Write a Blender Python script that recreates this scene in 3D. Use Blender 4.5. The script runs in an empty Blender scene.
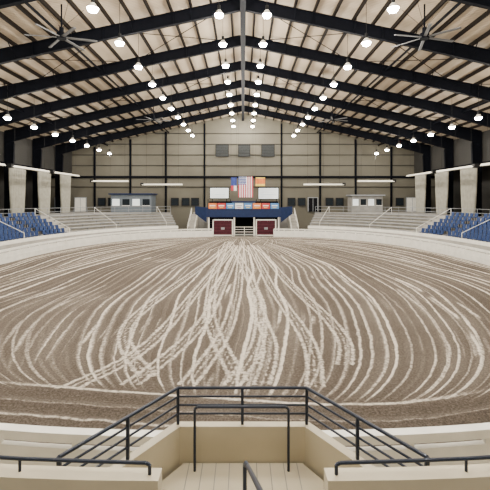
import bpy, math, random
import numpy as np
from mathutils import Vector, Matrix
random.seed(7)
S=bpy.context.scene
EYE=5.2
# ------------------------------------------------------------------ materials
def newmat(name):
    m=bpy.data.materials.new(name); m.use_nodes=True
    nt=m.node_tree; b=nt.nodes['Principled BSDF']
    return m,nt,b
def mat(name,col,rough=0.7,metal=0.0,var=0.12,scale=3.0,bump=0.0,emit=None,es=0,spec=0.5):
    m,nt,b=newmat(name)
    b.inputs['Roughness'].default_value=rough; b.inputs['Metallic'].default_value=metal
    b.inputs['Specular IOR Level'].default_value=spec
    if emit:
        b.inputs['Base Color'].default_value=(*col,1)
        b.inputs['Emission Color'].default_value=(*emit,1); b.inputs['Emission Strength'].default_value=es
        return m
    tc=nt.nodes.new('ShaderNodeTexCoord'); n=nt.nodes.new('ShaderNodeTexNoise')
    n.inputs['Scale'].default_value=scale; n.inputs['Detail'].default_value=5
    nt.links.new(tc.outputs['Object'],n.inputs['Vector'])
    r=nt.nodes.new('ShaderNodeValToRGB')
    r.color_ramp.elements[0].position=0.3; r.color_ramp.elements[1].position=0.7
    r.color_ramp.elements[0].color=(*[c*(1-var) for c in col],1)
    r.color_ramp.elements[1].color=(*[min(1,c*(1+var)) for c in col],1)
    nt.links.new(n.outputs['Fac'],r.inputs['Fac']); nt.links.new(r.outputs['Color'],b.inputs['Base Color'])
    if bump:
        bp=nt.nodes.new('ShaderNodeBump'); bp.inputs['Strength'].default_value=bump; bp.inputs['Distance'].default_value=0.02
        nt.links.new(n.outputs['Fac'],bp.inputs['Height']); nt.links.new(bp.outputs['Normal'],b.inputs['Normal'])
    return m
def ribmat(name,col,axis='X',freq=3.0,rough=0.6,dark=0.7):
    m,nt,b=newmat(name); b.inputs['Roughness'].default_value=rough
    b.inputs['Specular IOR Level'].default_value=0.15
    tc=nt.nodes.new('ShaderNodeTexCoord'); w=nt.nodes.new('ShaderNodeTexWave')
    w.wave_type='BANDS'; w.bands_direction=axis; w.inputs['Scale'].default_value=freq; w.wave_profile='TRI'
    nt.links.new(tc.outputs['Object'],w.inputs['Vector'])
    n=nt.nodes.new('ShaderNodeTexNoise'); n.inputs['Scale'].default_value=0.35
    nt.links.new(tc.outputs['Object'],n.inputs['Vector'])
    r=nt.nodes.new('ShaderNodeValToRGB')
    r.color_ramp.elements[0].position=0.05; r.color_ramp.elements[1].position=0.35
    r.color_ramp.elements[0].color=(*[c*dark for c in col],1); r.color_ramp.elements[1].color=(*col,1)
    nt.links.new(w.outputs['Fac'],r.inputs['Fac'])
    mx=nt.nodes.new('ShaderNodeMix'); mx.data_type='RGBA'; mx.blend_type='MULTIPLY'; mx.inputs[0].default_value=0.35
    nt.links.new(r.outputs['Color'],mx.inputs[6]); nt.links.new(n.outputs['Fac'],mx.inputs[7])
    nt.links.new(mx.outputs[2],b.inputs['Base Color'])
    bp=nt.nodes.new('ShaderNodeBump'); bp.inputs['Strength'].default_value=0.4; bp.inputs['Distance'].default_value=0.03
    nt.links.new(w.outputs['Fac'],bp.inputs['Height']); nt.links.new(bp.outputs['Normal'],b.inputs['Normal'])
    return m
M_STEEL=mat('navy_steel',(0.0025,0.003,0.005),0.7,0.0,0.2,spec=0.06)
M_PURLIN=mat('purlin_steel',(0.014,0.011,0.009),0.7,spec=0.06)
M_DECK=ribmat('roof_deck',(0.57,0.465,0.34),'Y',1.6,0.6,0.75)
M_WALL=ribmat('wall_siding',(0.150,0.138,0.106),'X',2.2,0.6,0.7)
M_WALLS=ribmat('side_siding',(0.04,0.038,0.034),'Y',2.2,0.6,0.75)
M_GIRT=mat('girt',(0.02,0.019,0.018),0.7,spec=0.1)
M_CONC=mat('concrete',(0.36,0.34,0.30),0.85,0,0.15,1.2,0.2)
M_CONCD=mat('concrete_dark',(0.25,0.24,0.22),0.85,0,0.15,1.2,0.2)
M_WHITE=mat('white_paint',(0.77,0.745,0.67),0.55,0,0.08,2)
M_TAN=mat('tan_paint',(0.50,0.44,0.31),0.6,0,0.07,1.6,0.1)
M_RAIL=mat('rail_navy',(0.008,0.014,0.030),0.4,0.0,0.15,spec=0.35)
M_SEAT=mat('seat_blue',(0.016,0.036,0.11),0.5,0,0.15,spec=0.25)
M_NAVY=mat('navy_panel',(0.008,0.018,0.06),0.5,0,0.15,spec=0.2)
M_BOOTH=mat('booth_blue',(0.06,0.10,0.16),0.55,0,0.1)
M_BOOTHG=mat('booth_grey',(0.11,0.13,0.15),0.6,0,0.1)
M_MAROON=mat('gate_maroon',(0.06,0.010,0.017),0.6,0,0.2,spec=0.2)
M_DARK=mat('dark_void',(0.006,0.006,0.007),0.8,spec=0.05)
M_GLASS=mat('window_glass',(0.010,0.014,0.018),0.6,spec=0.08)
M_LOUV=mat('louvre_grey',(0.032,0.035,0.035),0.6,spec=0.08)
M_CURT=mat('curtain_canvas',(0.34,0.325,0.27),0.9,0,0.12,2,spec=0.05)
M_HEAT=mat('heater_hood',(0.80,0.76,0.64),0.5,0.0,0.05)
M_RED=mat('red_banner',(0.45,0.03,0.03),0.6); M_ORANGE=mat('orange_banner',(0.65,0.17,0.03),0.6)
M_FBLUE=mat('flag_blue',(0.03,0.05,0.22),0.7); M_FRED=mat('flag_red',(0.5,0.03,0.05),0.7)
M_FWHITE=mat('flag_white',(0.7,0.7,0.7),0.7); M_LBLUE=mat('light_blue_banner',(0.06,0.2,0.45),0.6)
M_YEL=mat('yellow_banner',(0.75,0.55,0.08),0.6)
M_LAMP=mat('lamp_lens',(1,1,1),0.5,emit=(1,0.97,0.9),es=120)
M_SCREEN=mat('screen_white',(0.8,0.85,0.85),0.5,emit=(0.85,0.95,0.95),es=0.5)
M_BLACK=mat('black_metal',(0.010,0.010,0.010),0.5,spec=0.15)
M_GREY=mat('grey_print',(0.24,0.25,0.26),0.6)
M_FAN=mat('fan_blade',(0.10,0.10,0.10),0.6)
# ------------------------------------------------------------------ mesh builder
class MB:
    def __init__(s): s.v=[]; s.f=[]; s.mi=[]; s.mats=[]
    def m(s,mt):
        if mt not in s.mats: s.mats.append(mt)
        return s.mats.index(mt)
    def face(s,pts,mt):
        k=len(s.v); s.v+= [tuple(p) for p in pts]; s.f.append(tuple(range(k,k+len(pts)))); s.mi.append(s.m(mt))
    def box(s,x0,x1,y0,y1,z0,z1,mt):
        k=len(s.v); s.v+=[(x0,y0,z0),(x1,y0,z0),(x1,y1,z0),(x0,y1,z0),(x0,y0,z1),(x1,y0,z1),(x1,y1,z1),(x0,y1,z1)]
        i=s.m(mt)
        for q in ((0,3,2,1),(4,5,6,7),(0,1,5,4),(1,2,6,5),(2,3,7,6),(3,0,4,7)):
            s.f.append(tuple(k+a for a in q)); s.mi.append(i)
    def beam(s,p0,p1,w,h,mt,up=(0,0,1)):
        p0=Vector(p0);p1=Vector(p1); d=(p1-p0).normalized(); u=Vector(up)
        if abs(d.dot(u))>0.99: u=Vector((0,1,0))
        sd=d.cross(u).normalized(); u2=sd.cross(d).normalized()
        k=len(s.v)
        for p in (p0,p1):
            for a,b in ((-1,-1),(1,-1),(1,1),(-1,1)):
                s.v.append(tuple(p+sd*(a*w/2)+u2*(b*h/2)))
        i=s.m(mt)
        for q in ((0,1,2,3),(7,6,5,4),(0,4,5,1),(1,5,6,2),(2,6,7,3),(3,7,4,0)):
            s.f.append(tuple(k+a for a in q)); s.mi.append(i)
    def tube(s,p0,p1,r,mt,n=10,r1=None):
        p0=Vector(p0);p1=Vector(p1); d=(p1-p0).normalized()
        if r1 is None: r1=r
        u=Vector((0,0,1)) if abs(d.z)<0.95 else Vector((1,0,0))
        a=d.cross(u).normalized(); b=a.cross(d); k=len(s.v)
        for p,rr in ((p0,r),(p1,r1)):
            for j in range(n):
                t=2*math.pi*j/n; s.v.append(tuple(p+a*(rr*math.cos(t))+b*(rr*math.sin(t))))
        i=s.m(mt)
        for j in range(n):
            s.f.append((k+j,k+(j+1)%n,k+n+(j+1)%n,k+n+j)); s.mi.append(i)
        s.f.append(tuple(k+j for j in range(n))[::-1]); s.mi.append(i)
        s.f.append(tuple(k+n+j for j in range(n))); s.mi.append(i)
    def pipe(s,pts,r,mt,n=10):
        for a,b in zip(pts[:-1],pts[1:]): s.tube(a,b,r,mt,n)
    def obj(s,name,parent=None,smooth=False,fix=True):
        me=bpy.data.meshes.new(name); me.from_pydata(s.v,[],s.f)
        for m_ in s.mats: me.materials.append(m_)
        me.polygons.foreach_set('material_index',s.mi)
        if smooth: me.polygons.foreach_set('use_smooth',[True]*len(s.f))
        me.update()
        if fix:
            import bmesh
            bm=bmesh.new(); bm.from_mesh(me); bmesh.ops.recalc_face_normals(bm,faces=bm.faces); bm.to_mesh(me); bm.free()
        o=bpy.data.objects.new(name,me); S.collection.objects.link(o)
        if parent: o.parent=parent
        return o
# ------------------------------------------------------------------ arena outline
A,B,CY,NN=19.5,25.0,32.0,2.5
def outline(n=1600):
    P=[]
    for i in range(n):
        t=2*math.pi*i/n; c,s_=math.cos(t),math.sin(t)
        P.append((A*math.copysign(abs(c)**(2/NN),c), CY+B*math.copysign(abs(s_)**(2/NN),s_)))
    P=np.array(P); Q=np.vstack([P,P[:1]]); d=np.r_[0,np.cumsum(np.hypot(*np.diff(Q,axis=0).T))]
    m=200; u=np.linspace(0,d[-1],m+1)[:-1]
    return np.c_[np.interp(u,d,Q[:,0]),np.interp(u,d,Q[:,1])]
OUT=outline(); NP=len(OUT)
T=np.roll(OUT,-1,0)-np.roll(OUT,1,0); T/=np.hypot(T[:,0],T[:,1])[:,None]
NRM=np.c_[T[:,1],-T[:,0]]
def sweep(mb,idx,profile,mt,closed_profile=True,caps=True,mats=None):
    rings=[]
    for i in idx:
        rings.append([(OUT[i,0]+NRM[i,0]*o,OUT[i,1]+NRM[i,1]*o,z) for o,z in profile])
    k=len(mb.v); L=len(profile)
    for r in rings: mb.v+=r
    for a in range(len(rings)-1):
        for b in range(L if closed_profile else L-1):
            c=(b+1)%L
            mb.f.append((k+a*L+b,k+a*L+c,k+(a+1)*L+c,k+(a+1)*L+b)); mb.mi.append(mb.m(mats[b] if mats else mt))
    if caps and closed_profile:
        mb.f.append(tuple(k+b for b in range(L))); mb.mi.append(mb.m(mt))
        e=k+(len(rings)-1)*L; mb.f.append(tuple(e+b for b in range(L))); mb.mi.append(mb.m(mt))
gap=[i for i in range(NP) if abs(OUT[i,0])<5.0 and OUT[i,1]>50]
g1=max(gap); g0=min(gap)
fidx=[(g1+j)%NP for j in range(NP-(g1-g0)+1)]
# ------------------------------------------------------------------ fence
fb=MB()
sweep(fb,fidx,[(0,-0.05),(0,0.86),(0.12,0.86),(0.12,-0.05)],M_WHITE)
sweep(fb,fidx,[(-0.04,0.98),(-0.04,1.14),(0.16,1.14),(0.16,0.98)],M_WHITE)
sweep(fb,fidx,[(-0.03,0.42),(-0.03,0.5),(0.0,0.5),(0.0,0.42)],M_WHITE)
for j in fidx[::2]:
    p=OUT[j]+NRM[j]*0.06
    fb.beam((p[0],p[1],-0.05),(p[0],p[1],1.02),0.12,0.12,M_WHITE)
fb.obj('arena_fence')
# ------------------------------------------------------------------ dirt floor
st=0.08
xs=np.arange(-19.8,19.81,st); ys=np.arange(6.7,57.4,st)
X,Y=np.meshgrid(xs,ys)
rn=(np.abs(X/A)**NN+np.abs((Y-CY)/B)**NN)**(1/NN)
Xw=X+0.4*np.sin(Y*0.13+0.6)+0.16*np.sin(Y*0.31+X*0.2)+0.10*np.sin(Y*0.6-X*0.3); Yw=Y+0.4*np.sin(X*0.35)
def lens(Xq,Yq,Dc,Lf,Ln,pf,pn):
    u=np.where(Yq>Dc,(Yq-Dc)/Lf,(Dc-Yq)/Ln); u=np.clip(u,0,0.9995)
    pw=np.where(Yq>Dc,pf,pn)
    G=np.clip((1-u**pw)**(1/pw),0.10,1)
    return Xq/G,G
K,G=lens(Xw,Yw,22.5,33.0,13.3,1.7,2.1)
loopf=K
# an earlier set of passes, skewed, that shows through in patches
K2,G2=lens(Xw-0.10*(Y-24)-0.6*np.sin(Y*0.12),Yw+0.08*X,20.0,38.0,12.5,1.5,1.8)
crossf=K2+50
rw=(np.abs(Xw/A)**NN+np.abs((Yw-CY)/B)**NN)**(1/NN)
ovalf=rw*20.0
mixf=np.maximum(np.clip((np.abs(K)-15.8)/0.4,0,1), np.clip((11.0-Yw+0.05*np.abs(X))/0.6,0,1))
mixf=np.maximum(mixf,np.clip((Yw-54)/1.0,0,1))
strands=[[(46,-.8),(29.7,-2.1),(20.8,-2.8),(15.4,-3.2),(12.2,-3.8),(11.0,-4.9)],
[(46,-.35),(26,-1.2),(17.3,-1.6),(13.4,-2.4),(11.2,-3.2)],
[(50,-.1),(23,-.3),(16,-.6),(12.6,-1.2),(11.2,-1.6)],
[(50,-2),(26,-2),(17.3,-1.5),(13.4,-.6),(11.5,-.1)],
[(46,.3),(24.5,.55),(17.3,.8),(13.9,1.1),(11.2,.5)],
[(46,.8),(24.5,1.65),(17.3,2.25),(13.9,2.5),(11.1,2.0)],
[(46,1.4),(24.5,2.9),(17.3,3.8),(13.9,3.8),(12.6,3.2)],
[(50,-1.6),(30,.2),(20,.9),(14,.6),(11.0,-.4)],
[(50,-1.3),(33,-3.0),(22,-4.4),(16.5,-5.0),(13.5,-4.0),(11.8,-2.8)]]
dm=np.full(X.shape,9.0)
for sd in strands:
    sd=sorted(sd); yy=[a for a,b in sd]; xx=[b for a,b in sd]
    g=np.linspace(yy[0],yy[-1],160); gx=np.interp(g,yy,xx)
    ker=np.hanning(31); ker/=ker.sum(); pad=np.pad(gx,15,mode='reflect',reflect_type='odd'); gx=np.convolve(pad,ker,'valid')
    slope=np.gradient(gx,g)
    cx=np.interp(Y,g,gx); sl=np.interp(Y,g,slope)
    inr=(Y>=yy[0])&(Y<=yy[-1])
    for off,pen in ((-0.22,0.0),(0.0,0.035),(0.22,0.0)):
        dd=np.abs(X-cx-off*np.sqrt(1+sl**2))/np.sqrt(1+sl**2)+pen
        dd=np.where(inr,dd,9.0); dm=np.minimum(dm,dd)
Z=0.018*np.sin(loopf*12)*(1-mixf)*np.clip((G-0.5)*3,0,1)+0.018*np.sin(ovalf*12)*mixf
H,W=X.shape
idg=np.arange(H*W).reshape(H,W)
keep=(rn<1.010)
fk=keep[:-1,:-1]&keep[1:,:-1]&keep[:-1,1:]&keep[1:,1:]
F=np.c_[idg[:-1,:-1][fk],idg[:-1,1:][fk],idg[1:,1:][fk],idg[1:,:-1][fk]]
used=np.unique(F); remap=-np.ones(H*W,int); remap[used]=np.arange(len(used)); F=remap[F]
V=np.c_[X.ravel(),Y.ravel(),Z.ravel()][used]
me=bpy.data.meshes.new('floor_dirt'); me.from_pydata(V.tolist(),[],F.tolist())
me.polygons.foreach_set('use_smooth',[True]*len(F))
for nm,arr in (('loopf',loopf),('ovalf',ovalf),('mixf',mixf),('strand',dm),('crossf',crossf)):
    at=me.attributes.new(nm,'FLOAT','POINT'); at.data.foreach_set('value',arr.ravel()[used].astype(np.float32))
floor=bpy.data.objects.new('floor_dirt',me); S.collection.objects.link(floor)
m,nt,b=newmat('dragged_dirt'); b.inputs['Roughness'].default_value=0.95; b.inputs['Specular IOR Level'].default_value=0.1
N=nt.nodes; Lk=nt.links.new
def attr(n):
    a=N.new('ShaderNodeAttribute'); a.attribute_name=n; return a.outputs['Fac']
def mth(op,a,b_=None,c=None,clamp=False):
    x=N.new('ShaderNodeMath'); x.operation=op; x.use_clamp=clamp
    for i,v in enumerate((a,b_,c)):
        if v is None: continue
        if isinstance(v,(int,float)): x.inputs[i].default_value=v
        else: Lk(v,x.inputs[i])
    return x.outputs[0]
def rng(v,a,b_,c=0,d=1):
    x=N.new('ShaderNodeMapRange'); x.interpolation_type='SMOOTHSTEP'; Lk(v,x.inputs[0])
    for i,q in enumerate((a,b_,c,d)): x.inputs[i+1].default_value=q
    return x.outputs[0]
tc=N.new('ShaderNodeTexCoord')
def noise(scale,detail=4,w=None,rough=0.5):
    x=N.new('ShaderNodeTexNoise'); x.inputs['Scale'].default_value=scale; x.inputs['Detail'].default_value=detail; x.inputs['Roughness'].default_value=rough
    if w is not None: x.noise_dimensions='1D'; Lk(w,x.inputs['W'])
    else: Lk(tc.outputs['Object'],x.inputs['Vector'])
    return x.outputs['Fac']
wob=mth('MULTIPLY',noise(1.3,4),0.17)
def stripes(f):
    w=mth('ADD',f,wob)
    s1=rng(noise(0.7,1,w),0.42,0.60)
    comb=rng(mth('SINE',mth('ADD',mth('MULTIPLY',w,11.5),mth('MULTIPLY',noise(1.1,1,w),5.0))),0.15,0.98)
    s2=rng(noise(2.0,1,w),0.42,0.60)
    a=mth('MULTIPLY',comb,mth('ADD',mth('MULTIPLY',s2,0.9),0.20))
    return mth('ADD',mth('MULTIPLY',a,mth('ADD',mth('MULTIPLY',s1,0.6),0.5)),mth('MULTIPLY',s1,0.10))
sa=stripes(attr('loopf')); sb=stripes(attr('ovalf')); sc=stripes(attr('crossf')); mf=attr('mixf')
patch=rng(noise(0.16,2),0.50,0.60)
sa=mth('MAXIMUM',mth('MULTIPLY',sa,mth('SUBTRACT',1.0,mth('MULTIPLY',patch,0.35))),mth('MULTIPLY',sc,mth('MULTIPLY',patch,0.85)))
st_=mth('ADD',mth('MULTIPLY',sa,mth('SUBTRACT',1.0,mf)),mth('MULTIPLY',sb,mf))
brk=rng(noise(7,5,rough=0.65),0.32,0.62)
st_=mth('MULTIPLY',st_,mth('ADD',mth('MULTIPLY',brk,0.7),0.42))
dn=mth('ADD',attr('strand'),mth('MULTIPLY',mth('SUBTRACT',noise(6,4),0.5),0.16))
strd=rng(dn,0.11,0.02)
strd=mth('MULTIPLY',strd,mth('ADD',mth('MULTIPLY',brk,0.6),0.32))
tot=mth('MAXIMUM',st_,strd)
clod=noise(16,7,rough=0.78)
big=noise(0.18,3)
ramp=N.new('ShaderNodeValToRGB'); cr=ramp.color_ramp
cr.elements[0].position=0.0; cr.elements[0].color=(0.062,0.048,0.036,1)
cr.elements[1].position=1.0; cr.elements[1].color=(0.76,0.68,0.57,1)
e=cr.elements.new(0.35); e.color=(0.185,0.153,0.122,1)
fac=mth('ADD',tot,mth('MULTIPLY',mth('SUBTRACT',clod,0.42),1.35),clamp=True)
fac=mth('ADD',fac,mth('MULTIPLY',mth('SUBTRACT',big,0.45),0.35),clamp=True)
Lk(fac,ramp.inputs['Fac']); Lk(ramp.outputs['Color'],b.inputs['Base Color'])
bp=N.new('ShaderNodeBump'); bp.inputs['Strength'].default_value=1.0; bp.inputs['Distance'].default_value=0.07
Lk(mth('ADD',mth('MULTIPLY',clod,1.0),mth('MULTIPLY',tot,0.5)),bp.inputs['Height']); Lk(bp.outputs['Normal'],b.inputs['Normal'])
me.materials.append(m)
g=MB(); g.box(-36,36,-8,70,-0.5,-0.06,M_CONCD); g.obj('floor')
# ------------------------------------------------------------------ stands
TIER0,TD,TR,NT=1.9,0.85,0.35,6
Z0=1.15
prof=[(0.2,0.0),(0.2,0.75),(TIER0,0.75)]
z=Z0; o=TIER0; prof.append((o,z))
for i in range(NT):
    o+=TD; prof.append((o,z)); z+=TR; prof.append((o,z))
CZ=z; OO=o
prof+= [(o+0.15,z),(o+0.15,0.0)]
def stand_idx(sign):
    r=[i for i in range(NP) if OUT[i,1]>16 and sign*OUT[i,0]>8.2 ]
    if sign>0: return sorted(r,key=lambda i:i if i<NP//2 else i-NP)
    return sorted(r,key=lambda i:-i)
for sign,nm in ((-1,'stand_left'),(1,'stand_right')):
    idx=stand_idx(sign)
    mb=MB(); sweep(mb,idx,prof,M_CONC)
    for i in range(NT):
        oo=TIER0+TD*i; zz=Z0+TR*i
        back=[j for j in idx if OUT[j,1]>46.0]
        sweep(mb,back,[(oo+0.42,zz+0.28),(oo+0.42,zz+0.34),(oo+0.74,zz+0.34),(oo+0.74,zz+0.28)],M_GREY)
        for j in back[::3]:
            p=OUT[j]+NRM[j]*(oo+0.58); mb.beam((p[0],p[1],zz),(p[0],p[1],zz+0.3),0.06,0.06,M_GREY)
    sweep(mb,idx,[(TIER0-0.02,1.15),(TIER0-0.02,1.5),(TIER0+0.06,1.5),(TIER0+0.06,1.15)],M_WHITE)
    k=len(mb.v)
    for j in idx:
        p=OUT[j]+NRM[j]*(OO+0.15); q=OUT[j]+NRM[j]*60
        q=(max(-33.9,min(33.9,q[0])),min(67.2,q[1])); mb.v+=[(p[0],p[1],CZ),(q[0],q[1],CZ)]
    for a in range(len(idx)-1):
        mb.f.append((k+2*a,k+2*a+1,k+2*a+3,k+2*a+2)); mb.mi.append(mb.m(M_CONCD))
    for h in (0.5,0.95):
        pts=[(*(OUT[j]+NRM[j]*(OO+0.08)),CZ+h) for j in idx]; mb.pipe(pts,0.025,M_GREY,6)
    for j in idx[::2]:
        p=OUT[j]+NRM[j]*(OO+0.08); mb.tube((p[0],p[1],CZ),(p[0],p[1],CZ+0.95),0.025,M_GREY,6)
    for j in idx[4::9]:
        pts=[(*(OUT[j]+NRM[j]*(TIER0+0.1)),2.0),(*(OUT[j]+NRM[j]*(OO)),CZ+0.95)]
        mb.pipe(pts,0.03,M_WHITE,6)
        for (px,py,pz) in pts: mb.tube((px,py,pz-0.85),(px,py,pz),0.03,M_WHITE,6)
    mb.obj(nm,fix=True)
    sb_=MB()
    side=[j for j in idx if 26<OUT[j,1]<47.5]
    yv=np.arange(27.5,45.0,0.52)
    sidx=sorted(side,key=lambda j:OUT[j,1])
    yy=[OUT[j,1] for j in sidx]; ox=[OUT[j,0] for j in sidx]; nx=[NRM[j,0] for j in sidx]; ny=[NRM[j,1] for j in sidx]
    for i in range(NT):
        oo=TIER0+TD*i+0.35; zz=Z0+TR*i
        for n_,y in enumerate(yv):
            if n_%14==13: continue
            x0=np.interp(y,yy,ox); a=np.interp(y,yy,nx); c=np.interp(y,yy,ny); l=math.hypot(a,c); a/=l;c/=l
            def P(u,v,w): return (x0+a*(oo+u)-c*v, y+c*(oo+u)+a*v, zz+w)
            def bx(u0,u1,v0,v1,w0,w1,mt,lean=0):
                k=len(sb_.v)
                sb_.v+=[P(u0,v0,w0),P(u1,v0,w0),P(u1,v1,w0),P(u0,v1,w0),P(u0+lean,v0,w1),P(u1+lean,v0,w1),P(u1+lean,v1,w1),P(u0+lean,v1,w1)]
                ii=sb_.m(mt)
                for q in ((0,3,2,1),(4,5,6,7),(0,1,5,4),(1,2,6,5),(2,3,7,6),(3,0,4,7)): sb_.f.append(tuple(k+t for t in q)); sb_.mi.append(ii)
            bx(-0.12,0.3,-0.22,0.22,0.38,0.44,M_SEAT)
            bx(0.28,0.33,-0.22,0.22,0.42,0.86,M_SEAT,0.08)
            bx(0.05,0.12,-0.2,-0.16,0.0,0.38,M_BLACK); bx(0.05,0.12,0.16,0.2,0.0,0.38,M_BLACK)
    sb_.obj('stadium_seats',fix=False)
# ------------------------------------------------------------------ roof frames
BAY=6.5; WX=28.6; FD=[(4.4+i)*BAY for i in range(-5,6)]
AP=18.8; SL=0.215
def rb(x): return AP-SL*abs(x)
for y in FD:
    f=MB()
    for s_ in (-1,1):
        pts=[(0,0.85),(10,0.85),(20,1.0),(WX,1.5)]
        for (xa,da),(xb,db) in zip(pts[:-1],pts[1:]):
            za0,zb0=rb(xa)+0.85-da, rb(xb)+0.85-db
            za1,zb1=rb(xa)+0.85, rb(xb)+0.85
            A0=(s_*xa,y,za0);B0=(s_*xb,y,zb0);A1=(s_*xa,y,za1);B1=(s_*xb,y,zb1)
            f.beam(A0,B0,0.30,0.06,M_STEEL); f.beam(A1,B1,0.30,0.06,M_STEEL)
            k=len(f.v)
            for dy in (-0.03,0.03):
                f.v+=[(p[0],y+dy,p[2]) for p in (A0,B0,B1,A1)]
            for q in ((0,1,2,3),(7,6,5,4),(0,4,5,1),(2,6,7,3)): f.f.append(tuple(k+t for t in q)); f.mi.append(f.m(M_STEEL))
        for xx in (5,10,15,20,25):
            f.box(s_*xx-0.03,s_*xx+0.03,y-0.14,y+0.14,rb(xx)+0.02,rb(xx)+0.83,M_STEEL)
        zt=rb(WX)+0.85
        xo=s_*WX
        f.beam((xo,y,0),(xo,y,zt),0.32,0.07,M_STEEL,up=(1,0,0))
        f.beam((xo-s_*0.55,y,0),(xo-s_*1.1,y,zt-1.5),0.32,0.07,M_STEEL,up=(1,0,0))
        for dy in (-0.04,0.04):
            f.v+=[(xo,y+dy,0),(xo-s_*0.55,y+dy,0),(xo-s_*1.1,y+dy,zt-1.4),(xo,y+dy,zt)]
        k=len(f.v)-8
        for q in ((0,1,2,3),(7,6,5,4)): f.f.append(tuple(k+t for t in q)); f.mi.append(f.m(M_STEEL))
    f.obj('roof_frame',fix=False)
YB=-6.0; YF=67.6
pl=MB()
x=0.9
while x<WX:
    for s_ in (-1,1):
        zz=rb(x)+0.85+0.14
        pl.beam((s_*x,YB,zz),(s_*x,YF-0.15,zz),0.14,0.27,M_PURLIN)
    x+=1.4
pl.box(-0.2,0.2,YB,YF-0.15,AP-0.25,AP+0.1,M_STEEL)
for s_ in (-1,1):
    for xx in (12.5,22.8):
        pl.beam((s_*xx,YB,rb(xx)+0.45),(s_*xx,YF-0.15,rb(xx)+0.45),0.10,0.16,M_STEEL)
for y in FD:
    for s_ in (-1,1):
        for xx in (3.7,7.9,12.1,16.3,20.5):
            for dy in (-1,1):
                pl.beam((s_*xx,y,rb(xx)+0.06),(s_*xx,y+dy*0.9,rb(xx)+0.9),0.05,0.05,M_STEEL)
pl.obj('roof_purlins',fix=False)
br=MB()
for a in range(len(FD)-1):
    if a%2==0: continue
    y0,y1=FD[a],FD[a+1]
    for s_ in (-1,1):
        for x0,x1 in ((1,9.5),(9.5,18.5),(18.5,27.5)):
            br.tube((s_*x0,y0,rb(x0)+0.55),(s_*x1,y1,rb(x1)+0.55),0.03,M_STEEL,5)
            br.tube((s_*x1,y0,rb(x1)+0.55),(s_*x0,y1,rb(x0)+0.55),0.03,M_STEEL,5)
br.obj('roof_brace_rods',fix=False)
c=MB()
for s_ in (-1,1):
    zt0=AP+0.85+0.28; zt1=rb(34.5)+0.85+0.28
    c.face([(0,YB,zt0),(s_*34.5,YB,zt1),(s_*34.5,YF+0.4,zt1),(0,YF+0.4,zt0)],M_DECK)
    c.face([(0,YB,zt0+0.15),(s_*34.5,YB,zt1+0.15),(s_*34.5,YF+0.4,zt1+0.15),(0,YF+0.4,zt0+0.15)],M_DECK)
c.obj('ceiling',fix=False)
# ------------------------------------------------------------------ big ceiling fans
for fx,fy in ((-11.3,24.9),(11.3,24.9),(-11.3,50.5),(11.3,50.5)):
    q=MB(); fz=rb(fx)-1.15
    q.tube((fx,fy,fz),(fx,fy,fz+0.35),0.28,M_STEEL,16)
    q.tube((fx,fy,fz+0.35),(fx,fy,fz+0.7),0.14,M_STEEL,12)
    q.tube((fx,fy,fz+0.7),(fx,fy,rb(fx)+1.0),0.05,M_STEEL,8)
    for i in range(6):
        t=math.radians(60*i+14); d=Vector((math.cos(t),math.sin(t),0))
        p0=Vector((fx,fy,fz+0.1))+d*0.25; p1=Vector((fx,fy,fz+0.06))+d*2.1
        sd=Vector((-d.y,d.x,0)); q.beam(p0,p1,0.17,0.045,M_FAN,up=tuple(Vector((0,0,1))*0.97+sd*0.22))
    for t in (45,135,225,315):
        d=Vector((math.cos(math.radians(t)),math.sin(math.radians(t)),0))*1.4
        q.tube((fx,fy,fz+0.65),(fx+d.x,fy+d.y,rb(fx+d.x)+0.9),0.012,M_STEEL,4)
    q.obj('ceiling_fan',fix=False)
# ------------------------------------------------------------------ far wall
w=MB()
def gab(x): return rb(x)+0.85+0.25
for yy_ in (YF,YF+0.25):
    w.face([(-34,yy_,0),(34,yy_,0),(34,yy_,gab(34)),(0,yy_,gab(0)),(-34,yy_,gab(34))],M_WALL)
w.obj('wall_far',fix=False)
gt=MB()
for zz in (7.4,9.2,11.0,12.8,14.6,16.4):
    xm=min(33.5,(AP+0.85-zz)/SL-0.3)
    gt.box(-xm,xm,YF-0.2,YF-0.02,zz-0.05,zz+0.05,M_GIRT)
for xx in (-25,-19,-13,-6.5,6.5,13,19,25):
    gt.box(xx-0.14,xx+0.14,YF-0.32,YF-0.02,0,gab(xx)-0.4,M_STEEL)
gt.box(-33.5,33.5,YF-0.4,YF-0.02,8.9,9.25,M_STEEL)
gt.obj('wall_far_girts',fix=False)
def window(name,x0,x1,z0,z1,n=2,gm=None,fm=None):
    gm=gm or M_GLASS; fm=fm or M_BLACK
    q=MB(); y=YF-0.34
    q.box(x0,x1,y,y+0.1,z0,z1,gm)
    t=0.12
    q.box(x0-t,x1+t,y-0.06,y+0.04,z1,z1+t,fm); q.box(x0-t,x1+t,y-0.06,y+0.04,z0-t,z0,fm)
    q.box(x0-t,x0,y-0.06,y+0.04,z0,z1,fm); q.box(x1,x1+t,y-0.06,y+0.04,z0,z1,fm)
    for i in range(1,n):
        zz=z0+(z1-z0)*i/n; q.box(x0,x1,y-0.05,y,zz-0.03,zz+0.03,fm)
    q.obj(name)
window('window_1',-4.5,-2.5,12.6,14.4,4,M_LOUV); window('window_2',-0.7,1.1,12.6,14.4,4,M_LOUV); window('window_3',3.2,5.2,12.6,14.4,4,M_LOUV)
kk=4
for xa in (-24.3,-22.6,-12.0,-10.2,-8.6,7.6,9.3,14.0,15.7,25.8,30.3):
    window('window_%d'%kk,xa,xa+1.1,CZ+1.1,CZ+2.2); kk+=1
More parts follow.
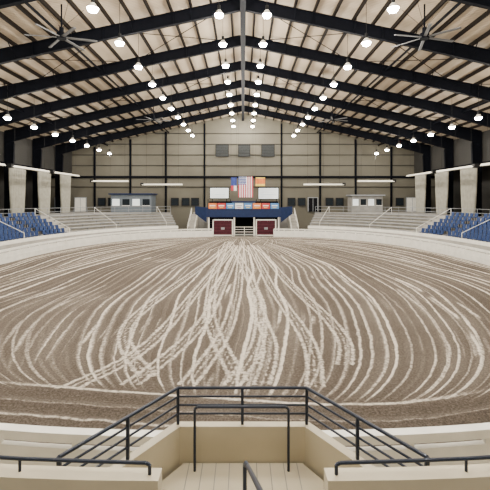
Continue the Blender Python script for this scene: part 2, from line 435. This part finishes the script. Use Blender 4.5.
for n_,(xa,xb,dm_) in enumerate(((-31.5,-29.6,M_DARK),(-28.2,-26.4,M_WHITE),(11.0,12.5,M_DARK),(27.5,29.4,M_WHITE))):
    q=MB(); q.box(xa,xb,YF-0.44,YF-0.34,CZ,CZ+2.3,dm_); q.box(xa-.12,xa,YF-0.48,YF-0.34,CZ,CZ+2.4,M_GREY)
    q.box(xb,xb+.12,YF-0.48,YF-0.34,CZ,CZ+2.4,M_GREY); q.box(xa-.12,xb+.12,YF-0.48,YF-0.34,CZ+2.3,CZ+2.42,M_GREY)
    q.box((xa+xb)/2-.03,(xa+xb)/2+.03,YF-0.47,YF-0.4,CZ,CZ+2.3,M_GREY)
    q.obj('door_%d'%(n_+1))
# ------------------------------------------------------------------ side walls
for s_,nm in ((-1,'wall_left'),(1,'wall_right')):
    q=MB()
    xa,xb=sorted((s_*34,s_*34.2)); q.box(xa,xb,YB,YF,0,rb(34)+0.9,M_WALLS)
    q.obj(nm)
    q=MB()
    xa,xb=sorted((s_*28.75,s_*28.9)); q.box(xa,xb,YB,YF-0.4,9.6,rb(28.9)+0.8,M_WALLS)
    for y0,y1 in zip(FD[:-1],FD[1:]):
        xa,xb=sorted((s_*28.5,s_*28.75)); q.box(xa,xb,y0+0.2,y1-0.2,9.4,9.75,M_STEEL)
    q.obj('fascia_left' if s_<0 else 'fascia_right')
for s_ in (-1,1):
    for y in FD[4:]:
        y0,y1=y-1.65,y+1.65
        if y1>YF-0.6: continue
        q=MB(); n=144; rows=14
        for r in range(rows+1):
            t=r/rows; zz=9.1-(9.1-CZ-0.03)*t
            pinch=1-0.28*t**1.5
            for i in range(n+1):
                u_=i/n; yc=y+(u_-0.5)*(y1-y0)*pinch
                q.v.append((s_*(27.12+0.17*math.sin(u_*9*2*math.pi+0.3*math.sin(t*5))),yc,zz))
        for r in range(rows):
            for i in range(n):
                k=r*(n+1)+i; q.f.append((k,k+1,k+n+2,k+n+1)); q.mi.append(q.m(M_CURT))
        q.tube((s_*27.12,y0-0.1,9.12),(s_*27.12,y1+0.1,9.12),0.05,M_STEEL,6)
        q.obj('side_curtain',smooth=True,fix=False)
# ------------------------------------------------------------------ heaters
def heater(p0,p1):
    q=MB(); p0=Vector(p0);p1=Vector(p1); d=(p1-p0).normalized(); sd=Vector((-d.y,d.x,0))
    pr=[(-0.32,-0.1),(-0.16,0.12),(0.16,0.12),(0.32,-0.1),(0.30,-0.1),(0.14,0.09),(-0.14,0.09),(-0.30,-0.1)]
    k=len(q.v)
    for p in (p0,p1):
        for a,b_ in pr: q.v.append(tuple(p+sd*a+Vector((0,0,b_))))
    for j in range(8):
        q.f.append((k+j,k+(j+1)%8,k+8+(j+1)%8,k+8+j)); q.mi.append(q.m(M_HEAT))
    q.tube(p0+Vector((0,0,-.04)),p1+Vector((0,0,-.04)),0.09,M_HEAT,8)
    q.box(p0.x-0.25,p0.x+0.25,p0.y-0.25,p0.y+0.25,p0.z-0.2,p0.z+0.25,M_BLACK)
    for t in (0.1,0.5,0.9):
        p=p0.lerp(p1,t); q.tube(p+Vector((0,0,.1)),(p.x,p.y,rb(p.x)+0.9),0.012,M_BLACK,4)
    q.obj('tube_heater',fix=False)
for s_ in (-1,1):
    for y0 in (24,33.5,43,52.4):
        heater((s_*25,y0,8.85),(s_*25,y0+8.2,8.85))
    heater((s_*23.2,61.5,8.1),(s_*17.6,61.5,8.1)); heater((s_*15.6,62,7.6),(s_*9.4,62,7.6))
# ------------------------------------------------------------------ high bay lights
hb=MB(); hp=[]
rows=[(1.55,17.2,21.0-4.9*4,4.9),(8.0,15.4,21.3-4.65*4,4.65),(20.6,12.4,35-4.45*7,4.45)]
for lx,lz,y0,dy in rows:
    for s_ in (-1,1):
        y=y0
        while y<66:
            hp.append((s_*lx,y,lz)); y+=dy
for (x,y,z) in hp:
    hb.tube((x,y,z),(x,y,z+0.28),0.31,M_HEAT,14,0.12)
    hb.tube((x,y,z+0.28),(x,y,z+0.6),0.1,M_BLACK,8)
    hb.tube((x,y,z-0.16),(x,y,z),0.22,M_LAMP,14,0.30)
    hb.tube((x,y,z+0.6),(x,y,rb(x)+0.95),0.015,M_BLACK,4)
hbo=hb.obj('high_bay_lights',fix=False)
for i,(x,y,z) in enumerate(hp):
    l=bpy.data.lights.new('lamp_glow','POINT'); l.energy=750; l.color=(1,0.935,0.835); l.shadow_soft_size=0.25
    o=bpy.data.objects.new('lamp_glow',l); o.location=(x,y,z-0.5); o.parent=hbo; S.collection.objects.link(o)
# ------------------------------------------------------------------ announcer stand
an=MB()
an.box(-5.2,5.4,57.2,61.5,2.75,2.95,M_NAVY)
an.box(-5.2,5.4,57.0,57.2,2.75,4.15,M_NAVY)
for s_ in (-1,1):
    x0=-5.2 if s_<0 else 5.4; x1=x0+s_*1.7
    an.face([(x0,57.1,2.0),(x0,57.1,4.15),(x1,57.6,4.3),(x1,57.6,3.2)],M_NAVY)
    an.face([(x0,57.0,2.0),(x1,57.5,3.2),(x1,57.5,4.3),(x0,57.0,4.15)],M_NAVY)
    xe=sorted((x0,x0-s_*0.15)); an.box(xe[0],xe[1],57.2,61.5,2.95,4.15,M_NAVY)
for xx in (-4.9,-1.25,1.6,5.1): an.box(xx-.1,xx+.1,57.25,57.45,0,2.75,M_WHITE)
for xx in (-5,-1.8,1.9,5.2):
    an.tube((xx,57.3,2.95),(xx,57.3,5.3),0.05,M_STEEL,6)
an.box(-5.2,5.4,61.4,61.6,0,5.0,M_DARK)
an.box(-1.6,1.8,58.5,60.6,2.95,4.9,M_BOOTH)
an.box(-1.3,1.5,58.42,58.5,4.1,4.7,M_GLASS)
an.box(-1.8,2.0,58.3,60.8,4.9,5.05,M_NAVY)
an.obj('announcer_stand')
q=MB()
cols=[M_ORANGE,M_RED,M_LBLUE,M_FWHITE,M_LBLUE,M_ORANGE,M_RED,M_LBLUE]
x=-4.9
for i in range(8):
    wd=1.22; q.box(x,x+wd-0.06,56.9,56.97,3.95,4.75,cols[i])
    q.box(x+0.18,x+wd-0.25,56.87,56.9,4.32,4.46,M_FWHITE if cols[i]!=M_FWHITE else M_GREY)
    q.box(x+0.3,x+wd-0.4,56.87,56.9,4.08,4.16,M_YEL if cols[i]!=M_FWHITE else M_RED)
    x+=wd+0.04
q.obj('sponsor_banners')
for xa,xb in ((-4.2,-1.55),(1.95,4.6)):
    q=MB(); y=57.0
    q.box(xa,xb,y,y+0.08,0.15,2.35,M_MAROON)
    for zz in (0.1,2.3): q.box(xa-.12,xb+.12,y-.06,y+.1,zz,zz+0.14,M_WHITE)
    for xx in (xa-.06,xb+.06): q.box(xx-.08,xx+.08,y-.06,y+.1,0,2.44,M_WHITE)
    for i in range(1,5): q.box(xa,xb,y-.04,y,0.15+i*0.44,0.2+i*0.44,M_DARK)
    q.box((xa+xb)/2-.25,(xa+xb)/2+.25,y-.06,y-.02,1.0,1.3,M_GREY)
    q.obj('chute_gate')
q=MB()
for zz in (0.3,0.65,1.0,1.35): q.tube((-1.3,57,zz),(1.7,57,zz),0.04,M_WHITE,6)
for xx in (-1.3,0.2,1.7): q.tube((xx,57,-0.05),(xx,57,1.4),0.05,M_WHITE,6)
q.obj('alley_pipe_gate')
for s_ in (-1,1):
    q=MB()
    for i in range(7):
        q.box(*sorted((s_*7.0,s_*8.1)),57.9+i*0.7,58.6+i*0.7,0,0.45+i*0.42,M_CONC)
    for xx in (7.05,8.05):
        for h in (0.5,0.95):
            q.tube((s_*xx,57.9,0.45+h),(s_*xx,62.7,3.0+h),0.04,M_WHITE,6)
        for t in (0,0.33,0.66,1):
            q.tube((s_*xx,57.95+4.7*t,0.4+2.5*t),(s_*xx,57.95+4.7*t,1.4+2.55*t),0.04,M_WHITE,6)
    q.obj('aisle_stairs')
q=MB(); q.box(-7.9,7.9,63.4,67.2,CZ-0.2,CZ,M_CONCD); q.box(-7.9,7.9,63.4,63.6,0,CZ-0.2,M_CONCD); q.obj('rear_deck')
for xa,xb,za,zb in ((-5.2,-2.3,5.5,7.1),(2.5,5.6,5.4,7.1)):
    q=MB(); y=63.7
    q.box(xa-.1,xb+.1,y,y+.2,za-.1,zb+.1,M_BLACK); q.box(xa,xb,y-.03,y,za,zb,M_SCREEN)
    for i in range(4):
        zz=zb-0.3-i*0.36; q.box(xa+0.2,xb-0.4-0.3*(i%2),y-.05,y-.03,zz-.025,zz+.025,M_GREY)
    for xx in (xa+.3,xb-.3): q.tube((xx,y+.1,CZ),(xx,y+.1,za),0.06,M_STEEL,6)
    q.obj('scoreboard')
def flag(name,x0,x1,z0,z1,y,fn,nx=30,nz=26):
    q=MB()
    for i in range(nx):
        for j in range(nz):
            u0,u1=i/nx,(i+1)/nx; v0,v1=j/nz,(j+1)/nz
            def P(u,v): return (x0+(x1-x0)*u, y+0.08*math.sin(u*9+v*2), z0+(z1-z0)*v)
            q.face([P(u0,v0),P(u1,v0),P(u1,v1),P(u0,v1)],fn((u0+u1)/2,(v0+v1)/2))
    q.tube((x0-.1,y,z1+0.03),(x1+.1,y,z1+0.03),0.04,M_BLACK,6)
    for xx in (x0,x1): q.tube((xx,y,z1),(xx,y,rb(xx)+0.5),0.01,M_BLACK,4)
    q.obj(name,fix=False)
def us(u,v):
    if u<7/13 and v>0.6:
        return M_FWHITE if (int(u*26)+int(v*26))%2==0 and int(u*26)%2==1 else M_FBLUE
    return M_FRED if int(u*13)%2==0 else M_FWHITE
flag('american_flag',-0.7,1.5,5.6,8.7,60.0,us,26,26)
flag('orange_flag',1.9,3.3,7.3,8.6,60.0,lambda u,v: M_ORANGE if 0.2<v<0.85 else M_YEL,10,8)
flag('blue_flag',-1.8,-0.95,6.6,8.6,60.0,lambda u,v: M_FBLUE if v>0.4 else (M_FWHITE if u>0.5 else M_FRED),8,8)
def booth(name,x0,x1,y0,y1,h,mt,trim):
    q=MB(); q.box(x0,x1,y0,y1,CZ,CZ+h,mt); q.box(x0-.3,x1+.3,y0-.4,y1,CZ+h,CZ+h+.2,trim)
    n=4
    for i in range(n):
        a=x0+(x1-x0)*(i+.15)/n; b_=x0+(x1-x0)*(i+.85)/n
        q.box(a,b_,y0-.05,y0,CZ+1.1,CZ+2.1,M_GLASS if i%2 else M_SCREEN)
        q.box(a-.06,b_+.06,y0-.15,y0,CZ+1.02,CZ+1.1,M_WHITE)
    q.obj(name)
booth('concession_booth',-21.0,-14.6,63.6,66.9,2.8,M_BOOTHG,M_NAVY)
booth('ticket_booth',17.5,22.5,64.4,66.9,2.6,M_CONCD,M_GREY)
# ------------------------------------------------------------------ near landing, stairs
LZ=1.27
ld=MB()
ld.box(-0.9,0.9,4.9,5.98,LZ-0.2,LZ,M_TAN)
for s_ in (-1,1):
    ld.face([(s_*0.9,5.95,LZ),(s_*1.85,4.5,LZ),(s_*0.9,4.5,LZ)],M_TAN)
for i in range(9):
    xx=-0.8+i*0.2; ld.box(xx-0.006,xx+0.006,5.0,5.97,LZ,LZ+0.004,M_CONCD)
ld.obj('landing')
sr=MB()
for i in range(13):
    z1=LZ+0.18*(i+1); ya=4.9-0.36*(i+1); sr.box(-0.86,0.86,ya,ya+0.36,0,z1-0.04,M_TAN); sr.box(-0.86,0.86,ya,ya+0.39,z1-0.04,z1,M_CONC)
sr.obj('stairs')
P0=[(-1.98,4.4),(-0.95,6.0),(0.93,6.0),(1.98,4.4)]
outer=[(-2.10,4.47),(-1.02,6.14),(1.00,6.14),(2.10,4.47)]
bw=MB()
for a in range(3):
    pts=[P0[a],P0[a+1],outer[a+1],outer[a]]; kk=len(bw.v)
    bw.v+=[(x_,y_,0.0) for x_,y_ in pts]+[(x_,y_,1.80) for x_,y_ in pts]
    for qq in ((0,3,2,1),(4,5,6,7),(0,1,5,4),(1,2,6,5),(2,3,7,6),(3,0,4,7)):
        bw.f.append(tuple(kk+t2 for t2 in qq)); bw.mi.append(bw.m(M_TAN))
bw.obj('bay_curb',fix=True)
gr=MB()
mid=[((a[0]+b_[0])/2,(a[1]+b_[1])/2) for a,b_ in zip(P0,outer)]
for zz,rw_ in ((2.35,0.024),(2.22,0.016),(2.09,0.016),(1.96,0.016)):
    gr.pipe([(x_,y_,zz) for x_,y_ in mid],rw_,M_RAIL,8)
for a in range(3):
    p,q_=mid[a],mid[a+1]
    for t in ((0,0.5,1) if a==1 else (0.0,0.5)if a==0 else (0.5,1.0)):
        x_=p[0]+(q_[0]-p[0])*t; y_=p[1]+(q_[1]-p[1])*t
        gr.beam((x_,y_,1.8),(x_,y_,2.36),0.042,0.042,M_RAIL)
gr.obj('guard_railing',fix=False)
ih=MB()
ih.pipe([(-0.7,5.8,LZ),(-0.7,5.8,2.17),(-0.66,5.8,2.2),(0.62,5.8,2.2),(0.66,5.8,2.17),(0.66,5.8,LZ)],0.020,M_RAIL,8)
ih.obj('landing_handrail',fix=False)
for s_ in (-1,1):
    q=MB(); rl=MB(); n=16
    pts=[(s_*(0.87+i*0.75), 4.30+0.012*i*i) for i in range(n)]
    for a,b_ in zip(pts[:-1],pts[1:]):
        kk=len(q.v); th=0.2
        q.v+=[(a[0],a[1],0),(b_[0],b_[1],0),(b_[0],b_[1]-th,0),(a[0],a[1]-th,0),(a[0],a[1],2.32),(b_[0],b_[1],2.32),(b_[0],b_[1]-th,2.32),(a[0],a[1]-th,2.32)]
        for qq in ((0,3,2,1),(4,5,6,7),(0,1,5,4),(1,2,6,5),(2,3,7,6),(3,0,4,7)):
            q.f.append(tuple(kk+t2 for t2 in qq)); q.mi.append(q.m(M_TAN))
    q.obj('parapet_left' if s_<0 else 'parapet_right',fix=True)
    rp=[(s_*0.98,4.2,2.32),(s_*0.98,4.2,2.42),(s_*1.02,4.2,2.44)]+[(x_,y_-0.1,2.44+0.006*abs(x_)) for x_,y_ in pts[1:]]
    rl.pipe(rp,0.020,M_RAIL,8)
    for x_,y_ in pts[2::3]: rl.tube((x_,y_-0.1,2.32),(x_,y_-0.1,2.44),0.016,M_RAIL,8)
    rl.obj('parapet_rail',fix=False)
    t_=MB()
    for i in range(9):
        xa,xb=sorted((s_*0.9,s_*12)); t_.box(xa,xb,4.05-0.8*(i+1),4.05-0.8*i,0,1.85+0.3*i,M_CONC)
    t_.obj('near_tiers')
ch=MB()
ch.pipe([(0.02,4.25,LZ+0.36),(0.02,4.25,2.38),(0.03,4.2,2.44),(0.05,4.1,2.47),(0.13,3.0,3.02),(0.2,1.8,3.6)],0.022,M_RAIL,10)
ch.tube((0.13,3.0,2.2),(0.13,3.0,3.02),0.022,M_RAIL,10)
ch.obj('stair_handrail',fix=False)
# ------------------------------------------------------------------ world & camera
wd=bpy.data.worlds.new('World'); S.world=wd; wd.use_nodes=True
bg=wd.node_tree.nodes['Background']; bg.inputs[0].default_value=(1.0,0.97,0.93,1); bg.inputs[1].default_value=0.45
cam=bpy.data.cameras.new('camera'); co=bpy.data.objects.new('camera',cam); S.collection.objects.link(co)
co.location=(0,0,EYE); co.rotation_euler=(math.radians(90),0,0)
cam.sensor_width=36; cam.lens=36*400/490; cam.shift_y=-45/490; cam.shift_x=2/490
cam.clip_end=300
S.camera=co
